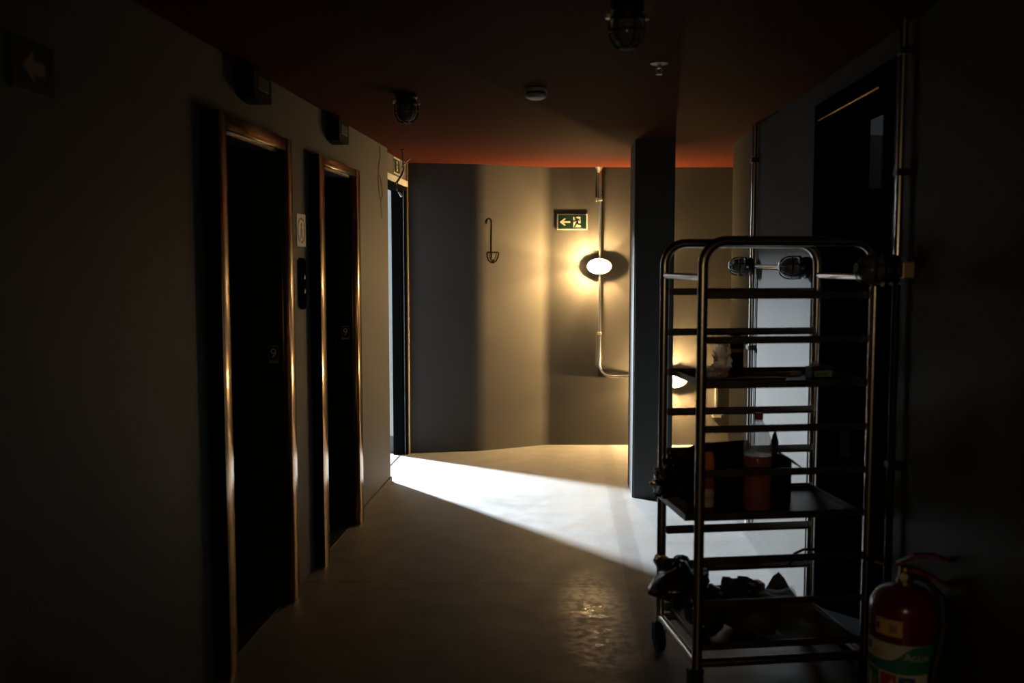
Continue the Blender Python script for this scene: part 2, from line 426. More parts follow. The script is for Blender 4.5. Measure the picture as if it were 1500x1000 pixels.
# ------------------------------------------------------------------ stairwell doorway on the left
t = thing('door_1', '', '', (XL, 0, 0), RL); del t['label']; del t['category']; t['kind'] = 'structure'
X0, X1 = DY0*fl, DY1*fl
obj('head_casing', box(NB(), X0, X1+.03, .036, .052, DZ, DZ+.047), M_whiteplastic, t)
obj('door_frame', box(NB(), X1-.028, X1, .045, .165, 0, DZ), M_black, t)
obj('door_frame', box(NB(), X0, X1-.028, .045, .165, DZ-.03, DZ), M_black, t)
obj('door_frame', box(NB(), X0, X0+.012, .055, .165, 0, DZ-.03), M_black, t)
obj('door_stop', box(NB(), X1-.042, X1-.028, .085, .165, 0, DZ-.03), M_black, t)
obj('frame_strip', box(NB(), X1-.0295, X1-.028, .066, .070, 0, DZ-.03), M_rail, t)
obj('threshold', box(NB(), X0, X1-.03, .10, .112, 0, .004), M_dark, t)

# running-figure exit signs (built once per size: arrow optional)
def exit_glyphs(t, w_, h_, fw, arrow, y=-.006):
    obj('back_board', box(NB(), -w_/2, w_/2, -.005, 0, -h_/2, h_/2), M_cream, t)
    obj('green_field', box(NB(), -w_/2+fw, w_/2-fw, -.0062, -.005, -h_/2+fw, h_/2-fw), M_green, t)
    if arrow:
        s = h_/.137; cx = -.062*s
        bm = NB(); flat(bm, [(cx-.048*s, 0), (cx-.003*s, .032*s), (cx+.006*s, .026*s), (cx-.016*s, .007*s), (cx+.044*s, .007*s), (cx+.044*s, -.007*s), (cx-.016*s, -.007*s), (cx+.006*s, -.026*s), (cx-.003*s, -.032*s)], -.0072, -.0062)
        obj('arrow', bm, M_cream, t); dx = .038*s
    else:
        s = h_/.137*.92; dx = 0
    d = obj('door_symbol', flat(NB(), [(dx-.030*s, -.044*s), (dx+.034*s, -.044*s), (dx+.030*s, .044*s), (dx-.030*s, .044*s)], -.0072, -.0062), M_cream, t)
    bm = NB()
    def limb(pts, wd):
        for (xa, za), (xb, zb) in zip(pts, pts[1:]):
            v = Vector((xb-xa, zb-za)).normalized()*wd; n = Vector((-v.y, v.x))
            flat(bm, [(dx+s*(xa-v.x*.5+n.x), s*(za-v.y*.5+n.y)), (dx+s*(xb+v.x*.5+n.x), s*(zb+v.y*.5+n.y)), (dx+s*(xb+v.x*.5-n.x), s*(zb+v.y*.5-n.y)), (dx+s*(xa-v.x*.5-n.x), s*(za-v.y*.5-n.y))], -.0082, -.0071)
    flat(bm, [(dx+s*(x-.010), s*(z+.031)) for x, z in arc(0, 0, .0080, 0, 2*PI, 12)[:-1]], -.0082, -.0071)
    limb([(-.002, .020), (.006, -.004)], .0080)                       # trunk
    limb([(-.004, .018), (-.020, .006), (-.027, .004)], .0040)        # leading arm
    limb([(.000, .019), (.016, .020), (.022, .010)], .0040)           # trailing arm
    limb([(.004, -.004), (-.006, -.020), (-.018, -.040)], .0054)      # leading leg
    limb([(.006, -.005), (.014, -.020), (.032, -.020), (.042, -.036)], .0050)
    obj('running_figure', bm, M_green, d)
t = thing('exit_sign', 'green sign with left arrow and running figure on the far wall', 'sign', (.519, 8.62, 1.939), 0)
exit_glyphs(t, .262, .138, .011, True)
t = thing('exit_sign', 'small exit sign above the daylit stairwell doorway', 'sign', on_left(7.79, -.05, 2.335), RL)
exit_glyphs(t, .26, .125, .012, False)

t = thing('hanging_cable', 'torn black cables hanging from the ceiling before the stairwell doorway', 'cable', (-.79, 7.27, H), 0)
obj('ceiling_ring', lathe(NB(), [(.018, 0), (.018, -.006), (.008, -.008)], 12), M_dark, t, True)
bm = tube(NB(), [(0, 0, 0), (.002, 0, -.06), (.004, 0, -.105), (.008, 0, -.14), (-.006, 0, -.18), (-.03, 0, -.215), (-.055, 0, -.245)], [.005, .005, .005, .007, .009, .009, .006], 7); obj('cable_core', bm, M_rubber, t, True)
bm = tube(NB(), [(-.006, -.006, -.125), (.012, -.006, -.105), (.04, -.006, -.075), (.065, -.006, -.055)], [.003, .004, .004, .0015], 6); obj('cable_stub', bm, M_rubber, t, True)
bm = tube(NB(), [(-.032, -.004, -.215), (-.042, -.004, -.26), (-.038, -.004, -.295), (-.024, -.004, -.315)], .003, 6); obj('thin_lead', bm, M_wire, t, True)
bm = tube(NB(), [(-.028, -.004, -.305), (-.008, -.004, -.335)], [.006, .009], 8); obj('white_connector', bm, M_whiteplastic, t, True)

# ------------------------------------------------------------------ wall figure on the lit angled wall
sl = math.atan2(.285, .56); q = F2 + (F3-F2)*.18
t = thing('umbrella_drawing', 'dark line drawing of an upside-down umbrella on the lit angled wall', 'drawing', (q.x, q.y, 1.60), sl)
t.scale = (1, .12, 1)          # inked flush on the plaster
o_ = -.006
bm = tube(NB(), [(-.056, o_, .315), (-.053, o_, .335), (-.042, o_, .353), (-.026, o_, .358), (-.013, o_, .350), (-.008, o_, .332), (-.009, o_, .25), (-.011, o_, .15), (-.010, o_, .03)], .0075, 6)
obj('handle', bm, M_ink, t, True)
bm = NB()
rim = [(-.048, .070), (-.04, .077), (0, .076), (.05, .078), (.062, .070)]
tube(bm, [(x, o_, z) for x, z in rim], .006, 5)
tube(bm, [(-.048, o_, .070), (-.046, o_, .04), (-.034, o_, .01), (-.012, o_, -.008), (.012, o_, -.010), (.036, o_, .005), (.054, o_, .036), (.062, o_, .070)], .0062, 5)
obj('bowl_outline', bm, M_ink, t, True)
bm = NB()
tube(bm, [(-.030, o_, .074), (-.024, o_, .03), (0, o_, -.006)], .0032, 5); tube(bm, [(.040, o_, .074), (.030, o_, .03), (.006, o_, -.006)], .0032, 5)
tube(bm, [(-.010, o_, .03), (-.008, o_, .005)], .004, 5); tube(bm, [(.006, o_, .0), (.010, o_, .018)], .007, 6)
obj('rib', bm, M_ink, t, True)

# ------------------------------------------------------------------ bulkhead lamps
def oval_lamp(x, z, label, lit_side):
    t = thing('oval_wall_lamp', label, 'lamp', (x, 8.62, z), 0, 'lit oval caged lamps')
    def oval(bm, sx, sz, y0, y1, f=1.):
        n = 24
        a = [bm.verts.new((sx*math.cos(2*PI*i/n), y0, sz*math.sin(2*PI*i/n))) for i in range(n)]
        b = [bm.verts.new((sx*f*math.cos(2*PI*i/n), y1, sz*f*math.sin(2*PI*i/n))) for i in range(n)]
        bm.faces.new(a); bm.faces.new(b[::-1])
        for i in range(n): bm.faces.new([a[i], a[(i+1) % n], b[(i+1) % n], b[i]])
    bm = NB(); oval(bm, .100, .062, -.010, -.031, .98); obj('base', bm, M_iron, t, True)
    bm = NB(); oval(bm, .05, .04, 0, -.012); obj('mounting_foot', bm, M_iron, t, True)
    bm = NB(); n, m_ = 20, 6; rings = []
    for j in range(m_+1):
        a = PI/2*j/m_*.97
        rings.append([bm.verts.new((.092*math.cos(a)*math.cos(2*PI*i/n), -.031-.080*math.sin(a), .056*math.cos(a)*math.sin(2*PI*i/n))) for i in range(n)])
    for a, b in zip(rings, rings[1:]):
        for i in range(n): bm.faces.new([a[i], a[(i+1) % n], b[(i+1) % n], b[i]])
    bm.faces.new(rings[-1]); obj('glass_dome', bm, M_glass_on, t, True)
    bl = obj('bulb', lathe(NB(), [(.013, .044), (.013, .069)], 16, '-Y', (-.036, 0, 0)), M_bulb, t, True)   # stick bulb, lit along its sides
    obj('bulb_blocker', lathe(NB(), [(.021, .069), (.021, .073), (.010, .076)], 16, '-Y', (-.036, 0, 0)), M_whiteplastic, bl, True)  # disc added to block light thrown straight out along the corridor
    obj('bulb_holder', lathe(NB(), [(.016, .026), (.016, .044)], 16, '-Y', (-.036, 0, 0)), M_whiteplastic, bl, True)
    bm = NB()
    tube(bm, [(-.098*math.cos(a), -.033-.086*math.sin(a), 0) for a in [PI*i/12 for i in range(13)]], .0028, 6)
    for xo, sc_ in ((-.04, .90), (.04, .90)):
        tube(bm, [(xo, -.033-.086*sc_*math.sin(a), -.061*sc_*math.cos(a)) for a in [PI*i/10 for i in range(11)]], .0028, 6)
    tube(bm, [(.103*math.cos(2*PI*i/24), -.033, .064*math.sin(2*PI*i/24)) for i in range(24)], .004, 6, closed=True)
    obj('wire_cage', bm, M_bolt, t, True)
    for zz in (.066, -.066): obj('screw', lathe(NB(), [(.006, 0), (.006, .012), (.003, .014)], 8, '-Y', (0, -.026, zz)), M_bolt, t, True)
    return t
oval_lamp(.752, 1.560, 'lit oval caged lamp beside the arrow exit sign', -1)
oval_lamp(1.418, .575, 'low lit oval lamp seen through the trolley, right of the column', -1)

def caged_lamp(label, loc, rot):
    t = thing('caged_lamp', label, 'lamp', loc, rot, 'unlit round caged bulkhead lamps')
    bm = NB(); lathe(bm, [(.050, 0), (.052, .004), (.052, .018), (.046, .024), (.046, .034), (.056, .038), (.056, .050), (.048, .054)], 24, '-Y'); obj('base', bm, M_iron, t, True)
    bm = NB(); lathe(bm, [(.046, .052), (.047, .062), (.047, .085), (.043, .104), (.034, .118), (.020, .127), (.004, .130)], 20, '-Y'); obj('glass_dome', bm, M_glass_off, t, True)
    bm = NB()
    for k in range(3):
        a = PI*k/3 + .3; ca, sa = math.cos(a), math.sin(a)
        pr = [(.054, .050), (.055, .085), (.050, .108), (.038, .126), (.020, .136), (0, .138), (-.020, .136), (-.038, .126), (-.050, .108), (-.055, .085), (-.054, .050)]
        tube(bm, [(u*ca, -h, u*sa) for u, h in pr], .0035, 6)
    tube(bm, [(.0555*math.cos(2*PI*i/24), -.084, .0555*math.sin(2*PI*i/24)) for i in range(24)], .0032, 6, closed=True)
    tube(bm, [(.021*math.cos(2*PI*i/16), -.1355, .021*math.sin(2*PI*i/16)) for i in range(16)], .0035, 6, closed=True)
    obj('wire_cage', bm, M_iron, t, True)
    for s_ in (-1, 1):
        bm = NB(); flat(bm, [(s_*.050, -.010), (s_*.050, .010), (s_*.066, .007), (s_*.070, 0), (s_*.066, -.007)], -.046, -.034); obj('wing_nut', bm, M_bolt, t)
    return t
DOWN = (PI/2, 0, 0)
L0 = caged_lamp('unlit caged lamp on the ceiling above the stairwell doorway side', (-.511, 4.886, H), (PI/2, 0, .35))
copy_thing(L0, (.362, 3.20, H), (PI/2, 0, .1), 'unlit caged ceiling lamp nearest the camera, at the top edge')
LZ = 1.572
copy_thing(L0, on_right(5.96, .028, LZ), (0, 0, RR), 'unlit caged lamp on the right wall beside the vertical conduit')
copy_thing(L0, on_right(4.72, .0, LZ), (0, 0, RR), 'unlit caged lamp at the near end of the short horizontal conduit')
copy_thing(L0, on_right(3.385, .028, LZ), (0, 0, RR), 'unlit caged lamp on the right wall, right of the trolley top')
L0['label'] = 'unlit caged ceiling lamp left of the round smoke detector'

# ------------------------------------------------------------------ conduits
t = thing('conduit', 'steel conduit down the far wall through the two lit lamps', 'pipe', (.757, 8.62, 0), 0)
yo = -.015
def bend(c0, r, n=6): pass
p = [(0, yo, H), (0, yo, 1.627)]; obj('pipe_run', tube(NB(), p, .0125, 10), M_chrome, t, True)
p = [(0, yo, 1.493), (0.003, yo, .72)] + [(.003+.10-.10*math.cos(a), yo, .72-.115*math.sin(a)) for a in [PI/2*i/7 for i in range(1, 8)]] + [(.556, yo, .605)]
obj('pipe_run', tube(NB(), p, .0125, 10), M_chrome, t, True)
p = [(.766, yo, .605), (.93, yo, .605)] + [(.93+.09*math.sin(a), yo, .605-.09*(1-math.cos(a))) for a in [PI/2*i/6 for i in range(1, 7)]] + [(1.02, yo, .33)]
obj('pipe_run', tube(NB(), p, .0125, 10), M_chrome, t, True)
for z in (2.13, .98): obj('clip', box(NB(), -.018, .018, -.030, 0, z-.012, z+.012, .003), M_bolt, t)
obj('clip', box(NB(), -.040, -.026, -.012, 0, 2.11, 2.15, .003), M_bolt, t)
obj('clip', box(NB(), .35, .38, -.04, 0, .587, .623, .003), M_bolt, t)
obj('ceiling_flange', lathe(NB(), [(.032, 0), (.030, -.008), (.016, -.03), (.013, -.045)], 14, 'Z', (-.012, yo, H)), M_bolt, t, True)
t = thing('socket_box', 'small metal socket box low on the far wall, behind the trolley', 'socket', (1.777, 8.62, .275), 0)
obj('box', box(NB(), -.045, .045, -.045, 0, -.03, .055, .004), M_chrome, t)
obj('lid', box(NB(), -.030, .030, -.052, -.045, -.022, .04, .002), M_whiteplastic, t)
for s_ in (-1, 1): obj('fixing_ear', box(NB(), s_*.058-.012, s_*.058+.012, -.006, 0, -.012, .012, .002), M_bolt, t)

t = thing('conduit', 'vertical steel conduit on the daylit right wall with a short side branch', 'pipe', on_right(5.96), RR)
obj('pipe_run', tube(NB(), [(0, -.028, H), (0, -.028, 0)], .016, 12), M_chrome, t, True)
obj('pipe_run', tube(NB(), [(-.045, -.024, H), (-.045, -.024, 0)], .011, 10), M_chrome, t, True)
obj('branch_pipe', tube(NB(), [(.055, -.024, LZ), (1.19, -.024, LZ)], .0125, 10), M_chrome, t, True)
for z in (1.085, .30, 2.2): obj('clip', box(NB(), -.062, .022, -.047, 0, z-.014, z+.014, .003), M_iron, t)
obj('union', tube(NB(), [(1.14, -.024, LZ), (1.19, -.024, LZ)], .019, 8), M_bolt, t, True)
t = thing('conduit', 'vertical steel conduit at the right, running up past the doorway', 'pipe', on_right(3.385), RR)
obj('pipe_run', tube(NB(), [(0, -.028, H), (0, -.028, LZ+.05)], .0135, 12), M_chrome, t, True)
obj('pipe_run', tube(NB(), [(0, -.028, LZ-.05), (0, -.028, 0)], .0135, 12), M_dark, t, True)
for z in (2.3, 1.9, .9): obj('clip', box(NB(), -.022, .022, -.045, 0, z-.012, z+.012, .003), M_iron, t)
obj('junction_box', box(NB(), .045, .095, -.04, 0, LZ-.028, LZ+.028, .004), M_edge, t)

# ------------------------------------------------------------------ right doorway
t = thing('door_2', '', '', (XR, 0, 0), RR); del t['label']; del t['category']; t['kind'] = 'structure'
a, b = -RD1*fr, -RD0*fr
FT = .02
jf = obj('door_frame', box(NB(), a-.03, a+FT, -.016, .222, 0, RDZ+.02, .003), M_black, t)
obj('door_frame', box(NB(), b-FT, b+.04, -.016, .222, 0, RDZ+.02, .003), M_black, t)
obj('door_frame', box(NB(), a+FT, b-FT, -.016, .222, RDZ-.052, RDZ+.02, .003), M_black, t)
obj('head_strip', tube(NB(), [(a+.06, -.018, RDZ-.056), (b-.06, -.018, RDZ-.056)], .005, 8), M_bronze, t, True)
obj('sill', box(NB(), a+FT, b-FT, -.0, 1.05, 0, .005), M_black, t)  # black sheet laid over the doorway floor in place of shade
for z0_, z1_ in ((1.04, 1.10), (.70, .86)): obj('strike_plate', box(NB(), a+FT, a+FT+.003, .12, .165, z0_, z1_, .001), M_dark, jf)
t = thing('tall_cupboard', 'dark brown round-topped cupboard in the dim room right of the doorway', 'cupboard', (1.925, 5.0, 0), 0)
bm = NB(); pts = [(-.26, 0), (.26, 0), (.26, 2.212)] + [(.26-.52*i/8, 2.212-.012*math.sin(PI*i/8)) for i in range(1, 8)] + [(-.26, 2.212)]
flat(bm, pts, -.15, .15); obj('carcass', bm, M_brown, t)
obj('door', box(NB(), -.25, .25, -.165, -.15, .1, 1.95, .004), M_black, t)

# ------------------------------------------------------------------ ceiling fittings
t = thing('smoke_detector', 'round white smoke detector in the middle of the red ceiling', 'smoke detector', (.112, 4.734, H), 0)
obj('base', lathe(NB(), [(.052, 0), (.052, -.012), (.050, -.016)], 24), M_whiteplastic, t, True)
obj('vent_ring', lathe(NB(), [(.046, -.016), (.045, -.026)], 24), M_dark, t, True)
obj('cap', lathe(NB(), [(.050, -.026), (.051, -.032), (.046, -.042), (.030, -.049), (.008, -.051)], 24), M_whiteplastic, t, True)
t = thing('sprinkler', 'small metal sprinkler head hanging from the ceiling', 'sprinkler', (.599, 4.124, H), 0)
obj('rosette', lathe(NB(), [(.038, 0), (.036, -.004), (.014, -.010)], 20), M_rail, t, True)
bm = NB(); lathe(bm, [(.008, -.008), (.008, -.022), (.004, -.024)], 10)
for s_ in (-1, 1): tube(bm, [(s_*.006, 0, -.018), (s_*.013, 0, -.030), (s_*.004, 0, -.045)], .0025, 6)
obj('yoke', bm, M_bolt, t, True)
bm = lathe(NB(), [(.012, -.045), (.013, -.047), (.004, -.048)], 12); obj('deflector', bm, M_bolt, t, True)

# ------------------------------------------------------------------ tray trolley
YAW = .128
RK = thing('tray_trolley', 'tall tubular steel tray trolley standing by the right wall', 'trolley', (.670, 3.50, 0), YAW)
W, D = .64, .48; ZT = 1.672; TR = .0185
ZS = [1.481 - .16*k for k in range(9)]
def hoop(y):
    r = .085; z0 = .13
    p = [(0, y, z0), (0, y, .6), (0, y, 1.1), (0, y, ZT-r)] + [(r-r*math.cos(a), y, ZT-r+r*math.sin(a)) for a in [PI/2*i/7 for i in range(1, 8)]]
    p += [(W-r+r*math.sin(a), y, ZT-r+r*math.cos(a)) for a in [PI/2*i/7 for i in range(0, 8)]] + [(W, y, 1.1), (W, y, .6), (W, y, z0)]
    return obj('hoop_tube', tube(NB(), p, TR, 14), M_steel, RK, True)
hoop(0.); hoop(D)
for x in (0, W): obj('top_side_bar', tube(NB(), [(x, TR*.6, 1.545), (x, D-TR*.6, 1.545)], .0125, 12), M_steel, RK, True)
for x in (0, W): obj('base_bar', tube(NB(), [(x, TR*.6, .15), (x, D-TR*.6, .15)], .0165, 12), M_steel, RK, True)
for y in (0, D): obj('base_bar', tube(NB(), [(TR*.6, y, .15), (W-TR*.6, y, .15)], .0165, 12), M_steel, RK, True)
def rail_bm(s):
    bm = NB(); x0, x1 = .012, W-.012
    box(bm, x0, x1, s*.0205-.0012, s*.0205+.0012, -.0135, .0135)
    ya, yb = sorted((s*.0205, s*.046)); box(bm, x0, x1, ya, yb, -.0135, -.0111)
    for x in (x0+.002, x1-.012): box(bm, x, x+.01, s*.0205-.004, s*.0205+.004, -.006, .006)
    return bm
r0 = {}
for k, z in enumerate(ZS):
    for y, s in ((0., 1), (D, -1)):
        if (s in r0):
            o = r0[s].copy(); COL.objects.link(o); o.location = (0, y, z)
        else: o = r0[s] = obj('rail', rail_bm(s), M_rail, RK, loc=(0, y, z))
for x in (0, W):
    for y in (0, D):
        cs = NB(); lathe(cs, [(.016, .135), (.026, .128), (.028, .118), (.022, .112)], 12, 'Z', (x, y, 0))
        for s_ in (-1, 1): box(cs, x+s_*.022-.002, x+s_*.022+.002, y-.022+.02, y+.025+.02, .045, .118)
        c = obj('caster', cs, M_dark, RK, True)
        wh = NB(); lathe(wh, [(.052, -.016), (.058, -.010), (.058, .010), (.052, .016)], 20, 'X', (x, y+.018, .058)); obj('wheel', wh, M_rubber, c, True)
def RKW(u, v, z): # trolley frame to world
    c, s = math.cos(YAW), math.sin(YAW); return (.670 + u*c - v*s, 3.50 + u*s + v*c, z)
def tray(k, u0, u1, label):
    z = ZS[k] - .0111
    t = thing('baking_tray', label, 'tray', RKW(0, 0, z), YAW, 'trays in the trolley')
    v0, v1 = .0235, D-.0235; h = .022
    bm = NB()
    box(bm, u0, u1, v0, v1, 0, .0016)
    for q in ((u0, u0+.0016, v0, v1), (u1-.0016, u1, v0, v1), (u0, u1, v0, v0+.0016), (u0, u1, v1-.0016, v1)): box(bm, *q, 0, h)
    obj('pan', bm, M_tray, t)
    pth = [(u0, v0, h), (u1, v0, h), (u1, v1, h), (u0, v1, h)]
    obj('rolled_rim', tube(NB(), pth, .003, 6, closed=True), M_tray, t, True)
    return z + .0016
Z2 = tray(2, .022, .618, 'upper baking tray holding the crumpled tissue and mint box')
Z5 = tray(5, -.045, .612, 'middle baking tray under the bottle of red drink')
Z8 = tray(8, .022, .615, 'lowest baking tray loaded with dark bags and paper')

# ---- things on the upper tray
def blob(bm, c, rx, ry, rz, seed, amp=.25, nu=14, nv=9, freq=3.0, flat_bottom=True):
    rr = random.Random(seed); ph = [(rr.uniform(0, 6.3), rr.uniform(1, freq), rr.uniform(1, freq)) for _ in range(6)]
    rings = []
    for j in range(nv+1):
        th = PI*j/nv; ring = []
        for i in range(nu):
            a = 2*PI*i/nu
            k = 1 + amp*sum(math.sin(p_[0] + round(p_[1])*a + p_[2]*th*1.7) for p_ in ph)/3
            x, y, z = rx*k*math.sin(th)*math.cos(a), ry*k*math.sin(th)*math.sin(a), rz*k*math.cos(th)
            z = z + rz
            if flat_bottom and z < .001: z = .001
            ring.append(bm.verts.new((c[0]+x, c[1]+y, c[2]+z)))
        rings.append(ring)
    for a, b in zip(rings, rings[1:]):
        for i in range(nu): bm.faces.new([a[i], a[(i+1) % nu], b[(i+1) % nu], b[i]])
    bm.faces.new(rings[0]); bm.faces.new(rings[-1])
    bmesh.ops.remove_doubles(bm, verts=bm.verts, dist=.0004)
    return bm
t = thing('crumpled_tissue', 'crumpled pale tissue standing up on the upper tray', 'tissue', RKW(.175, .345, Z2), YAW)
bm = NB(); blob(bm, (.022, 0, .0), .030, .026, .062, 3, .5, 16, 12, 5)
blob(bm, (-.014, -.004, 0), .040, .022, .021, 5, .5, 14, 8, 5); blob(bm, (.030, 0, .07), .022, .018, .024, 8, .5, 12, 8, 4, False)
bm.normal_update(); bmesh.ops.recalc_face_normals(bm, faces=bm.faces)
bmesh.ops.delete(bm, geom=[f for f in bm.faces if f.normal.y > .15], context='FACES')      # one open layer of film
obj('crumple', bm, M_tissue, t, True)
t = thing('dark_can', 'tall dark spray can beside the crumpled tissue', 'can', RKW(.275, .40, Z2), YAW)
obj('body', lathe(NB(), [(.025, 0), (.027, .004), (.027, .118), (.022, .128)], 20), M_black, t, True)
obj('cap', lathe(NB(), [(.018, .128), (.018, .146), (.012, .160), (.006, .162)], 16), M_blackmat, t, True)
obj('label_band', lathe(NB(), [(.0273, .092), (.0273, .106)], 20), M_greyprint, t, True)
t = thing('wooden_stick', 'flat tan wooden stick lying across the upper tray', 'stick', RKW(.262, .245, Z2), YAW+.02)
obj('strip', box(NB(), -.155, .150, -.011, .011, 0, .007, .001), M_wood, t)
t = thing('flat_brush', 'flat dark-handled brush lying on the upper tray', 'brush', RKW(.455, .385, Z2), YAW-.2)
bm = NB(); prism(bm, [(-.11, -.007), (-.02, -.010), (0, -.022), (.03, -.024), (.03, .024), (0, .022), (-.02, .010), (-.11, .007)], .001, .012); obj('handle', bm, M_brown, t)
obj('bristles', box(NB(), .03, .075, -.023, .023, .001, .014, .001), M_greyprint, t)
t = thing('mint_box', 'small dark box with mint green label at the tray right end', 'box', RKW(.562, .27, Z2), YAW+.06)
obj('carton', box(NB(), -.046, .046, -.026, .026, 0, .044, .002), M_darkgreen, t)
obj('label_panel', box(NB(), -.036, .038, -.0275, -.026, .004, .030), M_mint, t)
obj('writing', flat(NB(), [(-.026, .012), (.016, .012), (.022, .020), (-.026, .021)], -.0280, -.0275), M_greenprint, t)
t = thing('plastic_scrap', 'small scrap of pale plastic behind the mint box', 'scrap', RKW(.575, .345, Z2), YAW)
obj('scrap', blob(NB(), (0, 0, 0), .024, .018, .026, 21, .4, 10, 7), M_tissue, t, True)

# ---- things on the middle tray
t = thing('drink_bottle', 'large clear plastic bottle of red drink with red cap', 'bottle', RKW(.262, .125, Z5), YAW)
R_ = .0525
prof = [(.030, .0), (.046, .004), (R_, .016), (R_, .10), (.0505, .108), (R_, .116), (R_, .20), (.0505, .206), (R_, .214), (R_, .245), (.049, .27), (.040, .298), (.028, .322), (.017, .338), (.0145, .345), (.0145, .352)]
obj('shell', lathe(NB(), prof, 28), M_pet, t, True)
obj('drink', lathe(NB(), [(.028, .003), (.044, .006), (R_-.002, .018), (R_-.002, .10), (.0485, .108), (R_-.002, .116), (R_-.002, .212), (R_-.003, .213)], 28), M_juice, t, True)
obj('cap', lathe(NB(), [(.0165, .346), (.0175, .348), (.0175, .366), (.015, .370)], 18), M_redcap, t, True)
obj('neck_ring', lathe(NB(), [(.0175, .340), (.0185, .342), (.0175, .345)], 18), M_pet, t, True)
t = thing('small_bottle', 'small bottle with orange shoulders and dark cap beside the front left trolley post', 'bottle', RKW(.078, .15, Z5), YAW)
obj('body', lathe(NB(), [(.022, 0), (.026, .004), (.026, .11), (.025, .15), (.024, .205), (.017, .226), (.013, .234)], 20), M_amber, t, True)
obj('cap', lathe(NB(), [(.0175, .228), (.0185, .232), (.0185, .252), (.016, .256)], 16), M_blackmat, t, True)
obj('label_band', lathe(NB(), [(.0263, .02), (.0263, .088)], 20), M_paper, t, True)
obj('label_mark', lathe(NB(), [(.0266, .045), (.0266, .060)], 20), M_peach, t, True)
t = thing('black_box', 'open black box with bent flaps behind the drink bottle', 'box', RKW(.245, .335, Z5), YAW)
hw, hd, hh_ = .20, .095, .165; th = .003
bm = NB()
box(bm, -hw, hw, -hd, hd, 0, th)
for q in ((-hw, hw, -hd, -hd+th), (-hw, hw, hd-th, hd), (-hw, -hw+th, -hd, hd), (hw-th, hw, -hd, hd)): box(bm, *q, th, hh_)
obj('carton', bm, M_blackmat, t)
def flap(pts, z):
    bm = NB(); top = [bm.verts.new(p_) for p_ in pts]; bot = [bm.verts.new((p_[0], p_[1], p_[2]-.003)) for p_ in pts]
    bm.faces.new(top); bm.faces.new(bot[::-1])
    for i in range(len(pts)): bm.faces.new([top[i], top[(i+1) % len(pts)], bot[(i+1) % len(pts)], bot[i]])
    return obj('flap', bm, M_blackmat, t)
flap([(hw, -hd, hh_+.003), (hw, hd, hh_+.012), (hw+.05, hd, hh_-.03), (hw+.085, .02, hh_-.052), (hw+.08, -hd*.8, hh_-.058)], 0)
flap([(-hw, -hd, hh_+.003), (-hw+.04, hd, hh_+.02), (-hw-.03, hd, hh_+.01), (-hw-.03, -hd*.3, hh_-.02)], 0)
flap([(-hw+.01, hd, hh_), (hw*.6, hd, hh_), (hw*.5, hd+.012, hh_+.045), (-hw*.6, hd+.012, hh_+.035)], 0)
t = thing('black_bag', 'ragged black plastic bag hanging over the middle tray left end', 'bag', RKW(-.012, .30, Z5+.0225), YAW)
bm = NB(); blob(bm, (.0, .02, 0), .050, .10, .058, 33, .5, 18, 12, 5); blob(bm, (-.03, .03, 0), .035, .08, .036, 35, .4, 14, 10, 4); blob(bm, (.012, .05, .07), .020, .03, .042, 37, .35, 12, 9, 4, False)
obj('film', bm, M_bag, t, True)
t = thing('palette_knife', 'grey palette knife standing point-up in the black box', 'knife', RKW(.395, .315, Z5+.003), YAW)
bm = NB(); flat(bm, [(-.012, .02), (.012, .02), (.020, .14), (.026, .22), (.010, .262), (-.004, .20), (-.010, .14)], -.0015, .0015); obj('blade', bm, M_rail, t)
obj('grip', box(NB(), -.014, .014, -.007, .007, .0, .06, .003), M_blackmat, t)
bm = NB(); flat(bm, [(-.008, .205), (.024, .225), (.012, .268), (.002, .248)], -.0025, .0025); obj('tip_guard', bm, M_blackmat, t)

# ---- things on the lowest tray
t = thing('rubbish_bag', 'bulging dark green rubbish bag overhanging the trolley left side', 'bag', RKW(.065, .20, Z8), YAW)
bm = NB(); blob(bm, (.025, 0, 0), .075, .12, .090, 41, .28, 20, 13, 4); blob(bm, (-.080, 0, .125), .105, .135, .075, 43, .35, 20, 12, 4, False)
obj('film', bm, M_bag, t, True)
obj('yellow_mark', blob(NB(), (-.022, -.125, .06), .008, .004, .006, 2, .3, 8, 6), M_yellow, t, True)
t = thing('cloth_bag', 'slumped olive cloth bag in the middle of the lowest tray', 'bag', RKW(.262, .17, Z8), YAW)
bm = NB(); blob(bm, (0, 0, 0), .115, .115, .075, 51, .25, 22, 13, 4); blob(bm, (-.03, .06, .05), .13, .07, .065, 53, .25, 18, 11, 4, False)
obj('cloth', bm, M_olive, t, True)
t = thing('red_packet', 'dark red packet lying on the olive bag', 'packet', RKW(.305, .27, Z8+.13), YAW+.1)
obj('packet', box(NB(), -.055, .045, -.03, .03, 0, .030, .006), M_labelred, t)
t = thing('clear_bottle', 'crushed clear plastic bottle lying beside the olive bag', 'bottle', RKW(.40, .30, Z8+.045), YAW)
bm = NB(); lathe(bm, [(.012, -.09), (.014, -.07), (.034, -.035), (.037, 0), (.033, .03), (.038, .06), (.036, .088), (.020, .094)], 16, 'X', (0, 0, .04))
for v in bm.verts: v.co.z = .04 + (v.co.z-.04)*.85 + .004*math.sin(v.co.x*160)
obj('shell', bm, M_pet, t, True)
obj('cap', lathe(NB(), [(.014, -.105), (.0145, -.088), (.013, -.086)], 12, 'X', (0, 0, .04)), M_labelblue, t, True)
t = thing('paper_sheet', 'curled grey paper sheet on the lowest tray right end', 'paper', RKW(.475, .215, Z8+.003), YAW)
bm = NB(); nx, ny = 10, 8; g = []
